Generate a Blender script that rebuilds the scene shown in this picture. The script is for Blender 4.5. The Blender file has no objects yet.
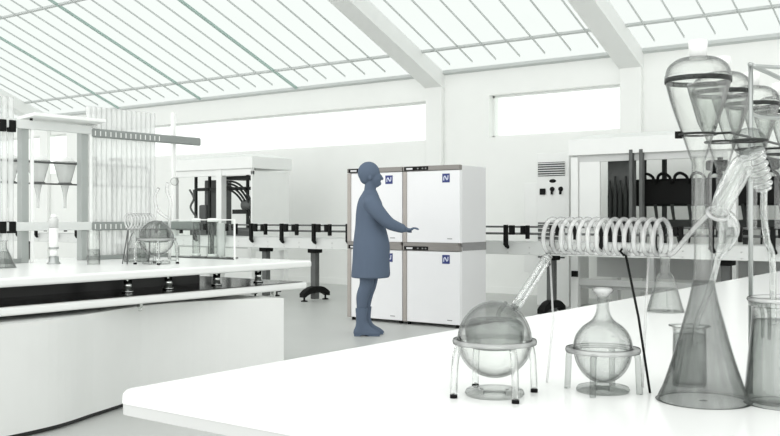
import bpy, math, random
from mathutils import Vector, Matrix
random.seed(4)
S = bpy.context.scene
COL = S.collection
PI = math.pi

# ------------------------------------------------------------------ camera, sky, light, exposure
YAW = math.atan(690 / 930)
cam = bpy.data.objects.new('camera', bpy.data.cameras.new('camera'))
COL.objects.link(cam)
cam.location = (0, 0, 1.15)
cam.rotation_euler = (PI / 2, 0, YAW)
cam.data.sensor_width = 36
cam.data.lens = 930 * 36 / 780
cam.data.shift_y = -1 / 780
cam.data.clip_start = 0.05
cam.data.clip_end = 300
S.camera = cam
S.cycles.transparent_max_bounces = 64

W = bpy.data.worlds.new('sky')
S.world = W
W.use_nodes = True
bg = W.node_tree.nodes['Background']
bg.inputs[0].default_value = (0.985, 1.0, 0.98, 1)
bg.inputs[1].default_value = 1.3

S.view_settings.view_transform = 'Standard'
S.view_settings.look = 'None'
S.view_settings.gamma = 1
S.view_settings.use_curve_mapping = False
S.view_settings.exposure = 0.14

# overcast daylight coming down through the glazed roof, softly from the open side of the hall
sun = bpy.data.objects.new('daylight', bpy.data.lights.new('daylight', 'SUN'))
COL.objects.link(sun)
sun.data.energy = 0.85
sun.data.angle = math.radians(100)
sun.rotation_euler = (math.radians(52), 0, math.radians(20))

# ------------------------------------------------------------------ materials
def mat(name, col, rough=0.5, metal=0.0, var=0.03, scale=6.0, spec=0.5, bump=0.0):
    m = bpy.data.materials.new(name)
    m.use_nodes = True
    nt = m.node_tree
    b = nt.nodes['Principled BSDF']
    tc = nt.nodes.new('ShaderNodeTexCoord')
    n = nt.nodes.new('ShaderNodeTexNoise')
    n.inputs['Scale'].default_value = scale
    n.inputs['Detail'].default_value = 4
    nt.links.new(tc.outputs['Object'], n.inputs['Vector'])
    r = nt.nodes.new('ShaderNodeValToRGB')
    r.color_ramp.elements[0].position = 0.3
    r.color_ramp.elements[1].position = 0.7
    r.color_ramp.elements[0].color = tuple(c * (1 - var) for c in col) + (1,)
    r.color_ramp.elements[1].color = tuple(min(1, c * (1 + var)) for c in col) + (1,)
    nt.links.new(n.outputs['Fac'], r.inputs['Fac'])
    nt.links.new(r.outputs['Color'], b.inputs['Base Color'])
    b.inputs['Roughness'].default_value = rough
    b.inputs['Metallic'].default_value = metal
    b.inputs['Specular IOR Level'].default_value = spec
    if bump:
        bp = nt.nodes.new('ShaderNodeBump')
        bp.inputs['Strength'].default_value = bump
        nt.links.new(n.outputs['Fac'], bp.inputs['Height'])
        nt.links.new(bp.outputs['Normal'], b.inputs['Normal'])
    return m

def glass(name, face, edge, gloss=1.0, rough=0.02, power=2.5, streak=0.0):
    """thin-walled clear glass: what passes through is tinted more where the wall is seen edge on"""
    m = bpy.data.materials.new(name)
    m.use_nodes = True
    nt = m.node_tree
    nt.nodes.clear()
    out = nt.nodes.new('ShaderNodeOutputMaterial')
    tr = nt.nodes.new('ShaderNodeBsdfTransparent')
    gl = nt.nodes.new('ShaderNodeBsdfGlossy')
    gl.inputs['Roughness'].default_value = rough
    mix = nt.nodes.new('ShaderNodeMixShader')
    lw = nt.nodes.new('ShaderNodeLayerWeight')
    lw.inputs['Blend'].default_value = 0.5
    pw = nt.nodes.new('ShaderNodeMath'); pw.operation = 'POWER'
    pw.inputs[1].default_value = power
    nt.links.new(lw.outputs['Facing'], pw.inputs[0])
    cm = nt.nodes.new('ShaderNodeMix'); cm.data_type = 'RGBA'
    cm.inputs[6].default_value = tuple(face) + (1,)
    cm.inputs[7].default_value = tuple(edge) + (1,)
    nt.links.new(pw.outputs[0], cm.inputs[0])
    tc = nt.nodes.new('ShaderNodeTexCoord')
    ns = nt.nodes.new('ShaderNodeTexNoise')
    mp = nt.nodes.new('ShaderNodeMapping')
    mp.inputs['Scale'].default_value = (60, 60, 4)
    nt.links.new(tc.outputs['Object'], mp.inputs['Vector'])
    nt.links.new(mp.outputs['Vector'], ns.inputs['Vector'])
    ns.inputs['Scale'].default_value = 1.0
    mul = nt.nodes.new('ShaderNodeMix'); mul.data_type = 'RGBA'; mul.blend_type = 'MULTIPLY'
    mul.inputs[0].default_value = streak  # reflection streaks of the glass, painted into its tint
    nt.links.new(cm.outputs[2], mul.inputs[6])
    nt.links.new(ns.outputs['Fac'], mul.inputs[7])
    nt.links.new(mul.outputs[2], tr.inputs['Color'])
    fp_ = nt.nodes.new('ShaderNodeMath'); fp_.operation = 'POWER'
    fp_.inputs[1].default_value = 4.0
    nt.links.new(lw.outputs['Facing'], fp_.inputs[0])
    fm = nt.nodes.new('ShaderNodeMath'); fm.operation = 'MULTIPLY_ADD'; fm.use_clamp = True
    fm.inputs[1].default_value = .55 * gloss
    fm.inputs[2].default_value = .03 * gloss
    nt.links.new(fp_.outputs[0], fm.inputs[0])
    nt.links.new(fm.outputs[0], mix.inputs['Fac'])
    nt.links.new(tr.outputs[0], mix.inputs[1])
    nt.links.new(gl.outputs[0], mix.inputs[2])
    nt.links.new(mix.outputs[0], out.inputs['Surface'])
    return m

def vessel_glass(thin, col, k):
    """thin-wall glass blended with true refraction for glints and dark outlines"""
    m = thin
    nt = m.node_tree
    out = [n for n in nt.nodes if n.type == 'OUTPUT_MATERIAL'][0]
    src = out.inputs['Surface'].links[0].from_socket
    g = nt.nodes.new('ShaderNodeBsdfGlass'); g.inputs['IOR'].default_value = 1.47; g.inputs['Roughness'].default_value = 0
    g.inputs['Color'].default_value = tuple(col) + (1,)
    mx = nt.nodes.new('ShaderNodeMixShader'); mx.inputs[0].default_value = k
    nt.links.new(src, mx.inputs[1]); nt.links.new(g.outputs[0], mx.inputs[2]); nt.links.new(mx.outputs[0], out.inputs['Surface'])
    return m

def frosted(name, k, col, edge, power=1.6):
    """milky tube glass: part scatters, part passes; walls seen edge on are darker"""
    m = bpy.data.materials.new(name)
    m.use_nodes = True
    nt = m.node_tree
    nt.nodes.clear()
    out = nt.nodes.new('ShaderNodeOutputMaterial')
    tr = nt.nodes.new('ShaderNodeBsdfTransparent')
    di = nt.nodes.new('ShaderNodeBsdfDiffuse'); tl = nt.nodes.new('ShaderNodeBsdfTranslucent')
    lw = nt.nodes.new('ShaderNodeLayerWeight'); lw.inputs[0].default_value = .5
    pw = nt.nodes.new('ShaderNodeMath'); pw.operation = 'POWER'; pw.inputs[1].default_value = power * 2
    nt.links.new(lw.outputs['Facing'], pw.inputs[0])
    cm = nt.nodes.new('ShaderNodeMix'); cm.data_type = 'RGBA'
    cm.inputs[6].default_value = col + (1,); cm.inputs[7].default_value = edge + (1,)
    nt.links.new(pw.outputs[0], cm.inputs[0])
    for n in (tr, di, tl): nt.links.new(cm.outputs[2], n.inputs[0])
    a = nt.nodes.new('ShaderNodeMixShader'); a.inputs[0].default_value = .5
    nt.links.new(di.outputs[0], a.inputs[1]); nt.links.new(tl.outputs[0], a.inputs[2])
    ns = nt.nodes.new('ShaderNodeTexNoise'); ns.inputs['Scale'].default_value = 3
    mr = nt.nodes.new('ShaderNodeMapRange'); mr.inputs['To Min'].default_value = k * .85; mr.inputs['To Max'].default_value = k * 1.15
    nt.links.new(ns.outputs['Fac'], mr.inputs['Value'])
    b = nt.nodes.new('ShaderNodeMixShader')
    nt.links.new(mr.outputs[0], b.inputs[0])
    nt.links.new(tr.outputs[0], b.inputs[1]); nt.links.new(a.outputs[0], b.inputs[2])
    gl = nt.nodes.new('ShaderNodeBsdfGlossy'); gl.inputs['Roughness'].default_value = .06
    c = nt.nodes.new('ShaderNodeMixShader'); c.inputs[0].default_value = .06
    nt.links.new(b.outputs[0], c.inputs[1]); nt.links.new(gl.outputs[0], c.inputs[2])
    nt.links.new(c.outputs[0], out.inputs['Surface'])
    return m

def roof_glass(name, tint, white, k):
    m = bpy.data.materials.new(name)
    m.use_nodes = True
    nt = m.node_tree
    nt.nodes.clear()
    out = nt.nodes.new('ShaderNodeOutputMaterial')
    tr = nt.nodes.new('ShaderNodeBsdfTransparent'); tr.inputs[0].default_value = tint + (1,)
    tl = nt.nodes.new('ShaderNodeBsdfTranslucent'); tl.inputs[0].default_value = white + (1,)
    tc = nt.nodes.new('ShaderNodeTexCoord')
    ns = nt.nodes.new('ShaderNodeTexNoise'); ns.inputs['Scale'].default_value = 1.5
    nt.links.new(tc.outputs['Object'], ns.inputs['Vector'])
    mr = nt.nodes.new('ShaderNodeMapRange')
    mr.inputs['To Min'].default_value = k - .06
    mr.inputs['To Max'].default_value = k + .06
    nt.links.new(ns.outputs['Fac'], mr.inputs['Value'])
    mx = nt.nodes.new('ShaderNodeMixShader')
    nt.links.new(mr.outputs[0], mx.inputs[0])
    nt.links.new(tr.outputs[0], mx.inputs[1]); nt.links.new(tl.outputs[0], mx.inputs[2])
    nt.links.new(mx.outputs[0], out.inputs['Surface'])
    return m

M = dict(
    wall=mat('wall_paint', (.875, .885, .865), .85, var=.015, scale=2),
    floor=mat('floor_resin', (.50, .51, .495), .38, var=.03, scale=1.2, spec=.3),
    beam=mat('beam_paint', (.85, .86, .845), .6, var=.01),
    bar=mat('glazing_bar_paint', (.56, .585, .575), .5, var=.02),
    greenbar=mat('green_glazing_bar', (.38, .50, .46), .4, var=.04),
    top=mat('bench_white', (.86, .87, .858), .22, var=.008, scale=3),
    pedestal=mat('pedestal_white', (.76, .77, .755), .45, var=.01),
    band_shaded=mat('bench_edge_shaded', (.62, .63, .62), .35, var=.01),  # bench white greyed, the band's shading is in the colour
    shadowgap=mat('gap_shade_black', (.02, .021, .02), .3),  # shade of the bench gaps put into the colour
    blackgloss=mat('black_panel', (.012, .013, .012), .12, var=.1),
    machine=mat('machine_white', (.84, .85, .835), .4, var=.012),
    conveyor=mat('conveyor_grey_white', (.70, .715, .70), .4, var=.012),
    machinegrey=mat('machine_grey', (.60, .61, .60), .45, var=.02),
    beamgrey=mat('gantry_beam_grey', (.68, .70, .685), .35, var=.02),
    steel=mat('brushed_steel', (.40, .42, .41), .28, metal=.85, var=.06, scale=14),
    rail=mat('rail_grey_green', (.27, .29, .28), .4, metal=.2, var=.04),
    post=mat('post_grey_green', (.36, .385, .372), .4, metal=.2, var=.03),
    dark=mat('dark_machinery', (.030, .033, .031), .6, var=.15, spec=.2),
    darkgrey=mat('dark_grey_machinery', (.11, .115, .112), .55, var=.12, spec=.3),
    black=mat('black_plastic', (.006, .0065, .006), .55, var=.1, spec=.15),
    rubber=mat('black_rubber', (.008, .008, .008), .8, spec=.1),
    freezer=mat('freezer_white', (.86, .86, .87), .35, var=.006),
    freezerside=mat('freezer_side', (.74, .74, .745), .45, var=.006),  # freezer white darkened to carry the shade of the side
    taupe=mat('freezer_edge_profile', (.40, .37, .345), .35, metal=.3, var=.05),
    bar_top=mat('freezer_control_bar', (.27, .255, .24), .4, metal=.2, var=.05),
    grey=mat('freezer_gap_grey', (.27, .27, .27), .7, spec=.2),
    navy=mat('navy_badge', (.025, .04, .19), .4, var=.05),
    badge=mat('badge_white', (.72, .75, .88), .5),
    person=mat('blue_grey_figure', (.115, .148, .205), .9, var=.01, spec=.1),
    chrome=mat('chrome', (.8, .82, .8), .1, metal=1, var=.02),
    cream=mat('frosted_white_plastic', (.87, .88, .865), .5, var=.02),
    glass=glass('clear_glass', (.985, .99, .985), (.08, .085, .082), 1.6, power=3.4),
    greyglass=glass('grey_glass', (.955, .962, .957), (.10, .106, .103), 1.5, power=3.4, streak=.08),
    flaskglass=glass('grey_glass_reflection_streaks', (.875, .883, .878), (.24, .25, .245), 1.2, power=3.6, streak=.22),
    smoke=glass('smoky_glass', (.87, .88, .873), (.52, .54, .53), 1.0, streak=.16),
    band=glass('dark_glass_band', (.25, .26, .255), (.12, .125, .12), 1.0),
    tube=frosted('frosted_tube_glass', .5, (.97, .975, .97), (.25, .27, .26), 2.0),
    coilglass=frosted('coil_glass', .28, (.99, .993, .99), (.07, .075, .072), 1.45),
    clearrod=vessel_glass(frosted('clear_rod_glass', .08, (.985, .99, .985), (.05, .055, .052), 1.2), (.97, .98, .975), .4),
    pane=glass('window_glass', (.985, 1, .99), (.9, .94, .92), .5),
    roofglass=roof_glass('roof_glass', (.76, .775, .768), (.828, .846, .838), .5),
)

# ------------------------------------------------------------------ mesh helpers
class MB:
    def __init__(s): s.v = []; s.f = []; s.sm = []
    def add(s, vs, fs, smooth=False):
        o = len(s.v); s.v += [tuple(v) for v in vs]
        s.f += [tuple(i + o for i in f) for f in fs]; s.sm += [smooth] * len(fs)
        return s
    def box(s, x0, x1, y0, y1, z0, z1, T=None):
        vs = [Vector((x, y, z)) for z in (z0, z1) for y in (y0, y1) for x in (x0, x1)]
        if T: vs = [T @ v for v in vs]
        return s.add(vs, [(0, 2, 3, 1), (4, 5, 7, 6), (0, 1, 5, 4), (2, 6, 7, 3), (0, 4, 6, 2), (1, 3, 7, 5)])
    def prism(s, poly, z0, z1):
        n = len(poly)
        vs = [(x, y, z0) for x, y in poly] + [(x, y, z1) for x, y in poly]
        return s.add(vs, [tuple(range(n - 1, -1, -1)), tuple(range(n, 2 * n))] + [(i, (i + 1) % n, (i + 1) % n + n, i + n) for i in range(n)])
    def lathe(s, prof, seg=40, c=(0, 0, 0), T=None, closed=False):
        """revolve (r, z) pairs round the z axis; zero radii close to a point"""
        rings = []; vs = []; fs = []
        for r, z in prof:
            if r < 1e-6: rings.append([len(vs)]); vs.append(Vector((0, 0, z)))
            else:
                rings.append(list(range(len(vs), len(vs) + seg)))
                vs += [Vector((r * math.cos(2 * PI * k / seg), r * math.sin(2 * PI * k / seg), z)) for k in range(seg)]
        pairs = list(zip(rings, rings[1:])) + ([(rings[-1], rings[0])] if closed else [])
        for a, b in pairs:
            for k in range(seg):
                k2 = (k + 1) % seg
                if len(a) == 1 and len(b) == 1: continue
                if len(a) == 1: fs.append((a[0], b[k2], b[k]))
                elif len(b) == 1: fs.append((a[k], a[k2], b[0]))
                else: fs.append((a[k], a[k2], b[k2], b[k]))
        cc = Vector(c)
        vs = [(T @ v if T else v) + cc for v in vs]
        return s.add(vs, fs, True)
    def sweep(s, pts, rad, seg=12, closed=False, caps=True):
        P = [Vector(p) for p in pts]; n = len(P)
        R = rad if isinstance(rad, (list, tuple)) else [rad] * n
        vs = []; fs = []; up = None
        for i, p in enumerate(P):
            if closed: t = P[(i + 1) % n] - P[i - 1]
            else: t = P[min(i + 1, n - 1)] - P[max(i - 1, 0)]
            t.normalize()
            if up is None:
                up = Vector((0, 0, 1)) if abs(t.z) < .9 else Vector((1, 0, 0))
            up = (up - t * up.dot(t))
            if up.length < 1e-6: up = t.orthogonal()
            up.normalize(); sd = t.cross(up)
            vs += [p + (up * math.cos(2 * PI * k / seg) + sd * math.sin(2 * PI * k / seg)) * R[i] for k in range(seg)]
        m = n if closed else n - 1
        for i in range(m):
            a, b = i * seg, ((i + 1) % n) * seg
            fs += [(a + k, b + k, b + (k + 1) % seg, a + (k + 1) % seg) for k in range(seg)]
        if caps and not closed:
            fs += [tuple(range(seg)), tuple(range((n - 1) * seg + seg - 1, (n - 1) * seg - 1, -1))]
        return s.add(vs, fs, True)
    def ring(s, c, R, r, seg=36, sub=10, T=None):
        prof = [(R + r * math.cos(2 * PI * k / sub), r * math.sin(2 * PI * k / sub)) for k in range(sub)]
        return s.lathe(prof, seg, c, T, True)
    def ball(s, c, rx, ry=None, rz=None, T=None, seg=24, rows=14):
        ry = ry or rx; rz = rz or rx
        prof = [(math.sin(PI * i / rows), -math.cos(PI * i / rows)) for i in range(rows + 1)]
        prof[0] = (0, -1); prof[-1] = (0, 1)
        D = Matrix.Diagonal((rx, ry, rz)).to_4x4()
        return s.lathe(prof, seg, c, (T.to_4x4() @ D) if T else D)
    def build(s, name, m, parent=None, bevel=0.0, loc=None, autosmooth=False):
        me = bpy.data.meshes.new(name)
        me.from_pydata(s.v, [], s.f)
        me.polygons.foreach_set('use_smooth', s.sm)
        me.materials.append(M[m] if isinstance(m, str) else m)
        me.update()
        o = bpy.data.objects.new(name, me)
        COL.objects.link(o)
        if parent is not None: o.parent = parent
        if loc is not None: o.location = loc
        if bevel:
            b = o.modifiers.new('bevel', 'BEVEL'); b.width = bevel; b.segments = 3; b.limit_method = 'ANGLE'
            b.harden_normals = True
            for p in me.polygons: p.use_smooth = True
        return o

def wall_profile(outer, t):
    """closed glass wall: outer profile up, the same profile drawn in by t back down"""
    inner = [(max(r - t, 0.0), z + (t if i == 0 else 0)) for i, (r, z) in enumerate(outer)]
    return outer + inner[::-1]

def smooth_profile(pts, n=5):
    out = []
    pos = min(p[0] for p in pts) >= 0
    for i in range(len(pts) - 1):
        p0 = pts[max(i - 1, 0)]; p1 = pts[i]; p2 = pts[i + 1]; p3 = pts[min(i + 2, len(pts) - 1)]
        for k in range(n):
            t = k / n
            q = []
            for d in range(len(p1)):
                a, b, c, e = p0[d], p1[d], p2[d], p3[d]
                q.append(.5 * (2 * b + (c - a) * t + (2 * a - 5 * b + 4 * c - e) * t * t + (3 * b - a - 3 * c + e) * t ** 3))
            if len(q) == 2 and pos: q[0] = max(q[0], 0)
            out.append(tuple(q))
    out.append(tuple(pts[-1]))
    return out

def tag(o, label=None, cat=None, group=None, kind=None):
    if label: o['label'] = label
    if cat: o['category'] = cat
    if group: o['group'] = group
    if kind: o['kind'] = kind
    return o

def thing(name, label, cat, loc=(0, 0, 0), rz=0.0, group=None):
    o = bpy.data.objects.new(name, None)
    COL.objects.link(o)
    o.empty_display_size = .05
    o.location = loc; o.rotation_euler = (0, 0, rz)
    return tag(o, label, cat, group)

def copy_tree(o, parent=None):
    c = o.copy(); COL.objects.link(c)
    if parent is not None: c.parent = parent
    for ch in [x for x in COL.objects if x.parent == o]: copy_tree(ch, c)
    return c

def struct(o): o['kind'] = 'structure'; return o

ORD = ['first', 'second', 'third', 'fourth', 'fifth', 'sixth', 'seventh', 'eighth', 'ninth', 'tenth', 'eleventh', 'twelfth', 'thirteenth', 'fourteenth', 'fifteenth', 'sixteenth']

# ------------------------------------------------------------------ room shell
WY = 12.25                                  # inner face of the long wall
XL, XR = -27.0, 5.0
struct(MB().box(XL, XR, -3, WY + .3, -.1, 0).build('floor', 'floor'))

WINS = [(-26, -18.0, 2.10, 3.0), (-17.4, -8.36, 2.36, 3.0), (-7.215, -5.10, 2.36, 3.0), ]
wb = MB()
edges = [XL] + [e for w in WINS for e in w[:2]] + [XR]
for i in range(0, len(edges), 2): wb.box(edges[i], edges[i + 1], WY, WY + .3, 0, 3.45)
for x0, x1, z0, z1 in WINS:
    wb.box(x0, x1, WY, WY + .3, 0, z0); wb.box(x0, x1, WY, WY + .3, z1, 3.45)
struct(wb.build('wall_back', 'wall'))
for n, (x0, x1, z0, z1) in enumerate(WINS):
    w = MB()
    for a in ((x0, x1, z0, z0 + .03), (x0, x1, z1 - .03, z1), (x0, x0 + .03, z0, z1), (x1 - .03, x1, z0, z1)):
        w.box(a[0], a[1], WY + .12, WY + .17, a[2], a[3])
    f = struct(w.build('window_%d' % (n + 1), 'beam'))
    struct(MB().box(x0 + .02, x1 - .02, WY + .135, WY + .145, z0 + .02, z1 - .02).build('pane', 'pane', f))

TAN = 0.40
Y0R = 3.6
def zr(y): return 3.42 + (WY - y) * TAN
def slopebox(mb, x0, x1, y0, y1, dz0, dz1):
    vs = [(x, y, zr(y) + dz) for dz in (dz0, dz1) for y in (y0, y1) for x in (x0, x1)]
    mb.add(vs, [(0, 2, 3, 1), (4, 5, 7, 6), (0, 1, 5, 4), (2, 6, 7, 3), (0, 4, 6, 2), (1, 3, 7, 5)])
rb = MB(); slopebox(rb, XL, XR, Y0R, WY + .3, 0, .015)
ceiling = struct(rb.build('ceiling', 'roofglass'))
BEAMS = [-18.75, -8.18, -4.94, -1.75]
for x in BEAMS:
    b = MB(); slopebox(b, x - .16, x + .16, Y0R, WY, -.26, 0)
    struct(b.build('roof_beam', 'beam', ceiling))
GREEN = [-16.1, -13.6, -11.1, -21.6, -24.4]
for x in GREEN:
    b = MB(); slopebox(b, x - .022, x + .022, Y0R, WY, -.04, 0); struct(b.build('green_glazing_bar', 'greenbar', ceiling))
x = XL + .2
allb = sorted(BEAMS + GREEN + [XL, XR])
for a, b_ in zip(allb, allb[1:]):
    k = max(2, round((b_ - a) / .42))
    for j in range(1, k):
        xx = a + (b_ - a) * j / k
        if abs(xx - a) < .22 or abs(xx - b_) < .22: continue
        b = MB(); slopebox(b, xx - .006, xx + .006, Y0R, 12.02, -.028, 0)
        struct(b.build('glazing_bar', 'bar', ceiling))
for y in (11.62, 9.1, 6.5):
    b = MB(); slopebox(b, XL, XR, y - .018, y + .018, -.03, -.001); struct(b.build('roof_purlin', 'bar', ceiling))
b = MB(); slopebox(b, XL, XR, WY - .06, WY, -.045, 0); struct(b.build('eave_rail', 'bar', ceiling))
for n, x in enumerate(BEAMS):
    struct(MB().box(x - .152, x + .152, WY - .08, WY, 0, 3.40).build('trim_%d' % (n + 1), 'wall', bevel=.01))
struct(MB().box(XL, XR, WY - .015, WY, 0, .1).build('baseboard_back', 'wall'))

# ------------------------------------------------------------------ benches
def rounded_rect(x0, x1, y0, y1, r, n=8):
    p = []
    for cx, cy, a in ((x1 - r, y1 - r, 0), (x0 + r, y1 - r, 90), (x0 + r, y0 + r, 180), (x1 - r, y0 + r, 270)):
        for k in range(n + 1):
            t = math.radians(a + 90 * k / n); p.append((cx + r * math.cos(t), cy + r * math.sin(t)))
    return p
def slab(x0, x1, y0, y1, r, z0, z1, rd, n=6):
    mb = MB(); vs = []; loops = [(0, z0)] + [(rd * (1 - math.cos(PI / 2 * k / n)), z1 - rd + rd * math.sin(PI / 2 * k / n)) for k in range(n + 1)]
    m = 0
    for ins, z in loops:
        p = rounded_rect(x0 + ins, x1 - ins, y0 + ins, y1 - ins, max(r - ins, .001)); m = len(p)
        vs += [(x, y, z) for x, y in p]
    fs = [tuple(range(m - 1, -1, -1)), tuple(range((len(loops) - 1) * m, len(loops) * m))]
    mb.add(vs, fs)
    mb.f += [(i * m + k, i * m + (k + 1) % m, (i + 1) * m + (k + 1) % m, (i + 1) * m + k) for i in range(len(loops) - 1) for k in range(m)]
    mb.sm += [False] * m + [True] * (m * (len(loops) - 2))
    return mb
T = .835
t = thing('lab_bench', 'white rounded-corner lab bench carrying the glass coil and flasks, nearest the viewer', 'bench', (-.6, 4, 0))
NX, NY = -1.416, 1.066
def at0(o, root): o.location = -Vector(root.location); return o
at0(slab(NX, .3, NY, 7.2, .03, T - .024, T, .014).build('worktop', 'top', t), t)
at0(MB().prism(rounded_rect(NX + .001, .299, NY + .001, 7.199, .03), T - .044, T - .0244).build('edge_band', 'band_shaded', t), t)
at0(MB().prism(rounded_rect(-.95, .0, 1.55, 6.9, .2), 0, T - .044).build('pedestal', 'pedestal', t), t)

t = thing('lab_bench', 'long white double-slab lab bench on a curved white pedestal, standing before the back wall', 'bench', (-5.3, 3, 0))
FX, EY, BX = -4.455, 5.09, -6.25
at0(MB().prism(rounded_rect(BX, FX, -.5, EY, .06), .785, T).build('worktop', 'top', t, bevel=.016), t)
at0(MB().prism(rounded_rect(BX, FX - .045, -.5, EY - .0, .06), .63, .678).build('lower_shelf', 'top', t, bevel=.016), t)
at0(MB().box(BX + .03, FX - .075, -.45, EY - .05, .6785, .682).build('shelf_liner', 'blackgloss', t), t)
cur = smooth_profile([(-4.50, -.4), (-4.50, 1.6), (-4.42, 2.3), (-4.42, 2.9), (-4.54, 3.3), (-4.66, 3.75), (-4.60, 4.2), (-4.34, 4.64)], 8)
ped = cur + [(-5.9, 4.62), (-5.9, -.4)]
at0(MB().prism(ped, .03, .6).build('pedestal', 'pedestal', t), t)
at0(MB().prism([(x - .03, y) for x, y in cur] + [(-5.87, 4.59), (-5.87, -.37)], 0, .03).build('plinth', 'shadowgap', t), t)  # recess coloured black for the floor-shadow line at the base
at0(MB().box(-5.9, -4.85, -.3, 4.55, .6, .63).build('dark_gap_filler', 'shadowgap', t), t)  # black filler added so the gap under the shelf looks dark
at0(MB().box(-6.1, -5.0, -.4, 4.48, .682, .785).build('core', 'shadowgap', t), t)  # black block added to darken the gap between the slabs
for px, yy in ((0, 3.66), (1, 3.98), (2, 4.40), (3, 4.80)):
    s = MB(); s.lathe([(0, 0), (.036, 0), (.036, .014), (.025, .0145), (.025, .082), (.032, .0825), (.032, .1035), (0, .1035)], 20)
    o = s.build('standoff', 'chrome', t); o.location = Vector((-4.74, yy, .6815)) - Vector(t.location)
for yy in (3.62, 4.78):
    s = MB().box(-.012, .012, -.012, .012, -.03, 0); s.ring((0, 0, -.04), .012, .004, 16, 6, Matrix.Rotation(PI / 2, 4, 'X'))
    o = s.build('hook', 'chrome', t); o.location = Vector((-4.57, yy, .632)) - Vector(t.location)

# ------------------------------------------------------------------ freezers
def letter_badge(parent, x, z, s):
    fr = MB().box(x - s, x + s, -.004, 0, z - s, z + s).build('badge', 'navy', parent, bevel=.004)
    tag(fr, 'navy square badge with a white letter N')
    m = MB(); y0, y1 = -.0065, -.0038
    def bar(ax, az, bx, bz, w):
        d = Vector((bx - ax, 0, bz - az)); d.normalize(); nn = Vector((-d.z, 0, d.x)) * w
        a = Vector((x + ax, 0, z + az)); b = Vector((x + bx, 0, z + bz)); vs = []
        for yy in (y0, y1):
            for q in (a + nn, a - nn, b - nn, b + nn): vs.append((q.x, yy, q.z))
        m.add(vs, [(3, 2, 1, 0), (4, 5, 6, 7), (0, 1, 5, 4), (1, 2, 6, 5), (2, 3, 7, 6), (3, 0, 4, 7)])
    k = s
    bar(-.55 * k, -.55 * k, -.5 * k, .25 * k, .10 * k); bar(-.5 * k, .25 * k, -.25 * k, .45 * k, .10 * k)
    bar(-.25 * k, .45 * k, .3 * k, -.4 * k, .13 * k); bar(.3 * k, -.4 * k, .55 * k, -.2 * k, .10 * k); bar(.55 * k, -.2 * k, .6 * k, .6 * k, .10 * k)
    m.build('letter', 'badge', fr)

FW, FH, FD = .715, .845, .53
def make_freezer():
    t = thing('laboratory_freezer', '', 'freezer', group='stacked white laboratory freezers')
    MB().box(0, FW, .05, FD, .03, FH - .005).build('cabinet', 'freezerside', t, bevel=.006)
    MB().box(.05, FW, 0, .05, .035, FH - .055).build('door', 'freezer', t, bevel=.006)
    d = [o for o in t.children if o.name.startswith('door')][0]
    MB().box(.0, .05, -.008, .05, .03, FH - .055).build('handle_profile', 'taupe', d, bevel=.008)
    letter_badge(d, FW - .165, FH - .135, .046)
    MB().box(FW - .15, FW - .09, -.002, 0, .075, .083).build('maker_plate', 'grey', d)
    c = MB().box(0, FW, -.006, .05, FH - .05, FH).build('control_bar', 'bar_top', t, bevel=.004)
    p = MB().box(.02, .33, -.009, -.005, FH - .046, FH - .006).build('control_panel', 'black', c)
    MB().box(.05, .13, -.011, -.0085, FH - .036, FH - .018).build('display', 'freezerside', c)
    for xx in (.19, .25, .29): 
        MB().box(xx, xx + .018, -.011, -.0085, FH - .034, FH - .020).build('push_button', 'grey', c)
    for fx in (.05, FW - .05):
        for fy in (.05, FD - .06):
            MB().lathe([(0, 0), (.022, 0), (.022, .02), (.014, .031), (0, .031)], 14, (fx, fy, 0)).build('foot', 'black', t)
    return t
proto = make_freezer()
FRZ = [(-6.605, 0, 'white laboratory freezer behind the blue-grey figure, lower one standing on the floor'),
       (-6.605, 1, 'white laboratory freezer behind the blue-grey figure, stacked on top and level with its head'),
       (-5.835, 0, 'white laboratory freezer on the floor, lower unit of the stack right of the figure'),
       (-5.835, 1, 'upper white laboratory freezer, the one the figure stretches its hand towards')]
for i, (x, k, lab) in enumerate(FRZ):
    o = proto if i == 0 else copy_tree(proto)
    o.location = (x, 8.1, k * FH); o['label'] = lab
    o.scale.x = 1.06 if x < -6 else 1.0
for f in [o for o in COL.objects if o.name.startswith('laboratory_freezer')]:
    if f.location.z < .1:
        MB().box(.001, FW + .003, .054, FD + .003, FH - .045, FH - .0005).build('stacking_plate', 'grey', f)
    else:
        MB().box(.001, FW + .003, .054, FD + .003, .0005, .04).build('stacking_plate', 'grey', f)
        MB().box(.0, FW - .02, .0, .053, .0005, .034).build('lower_ledge', 'bar_top', f)

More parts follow.
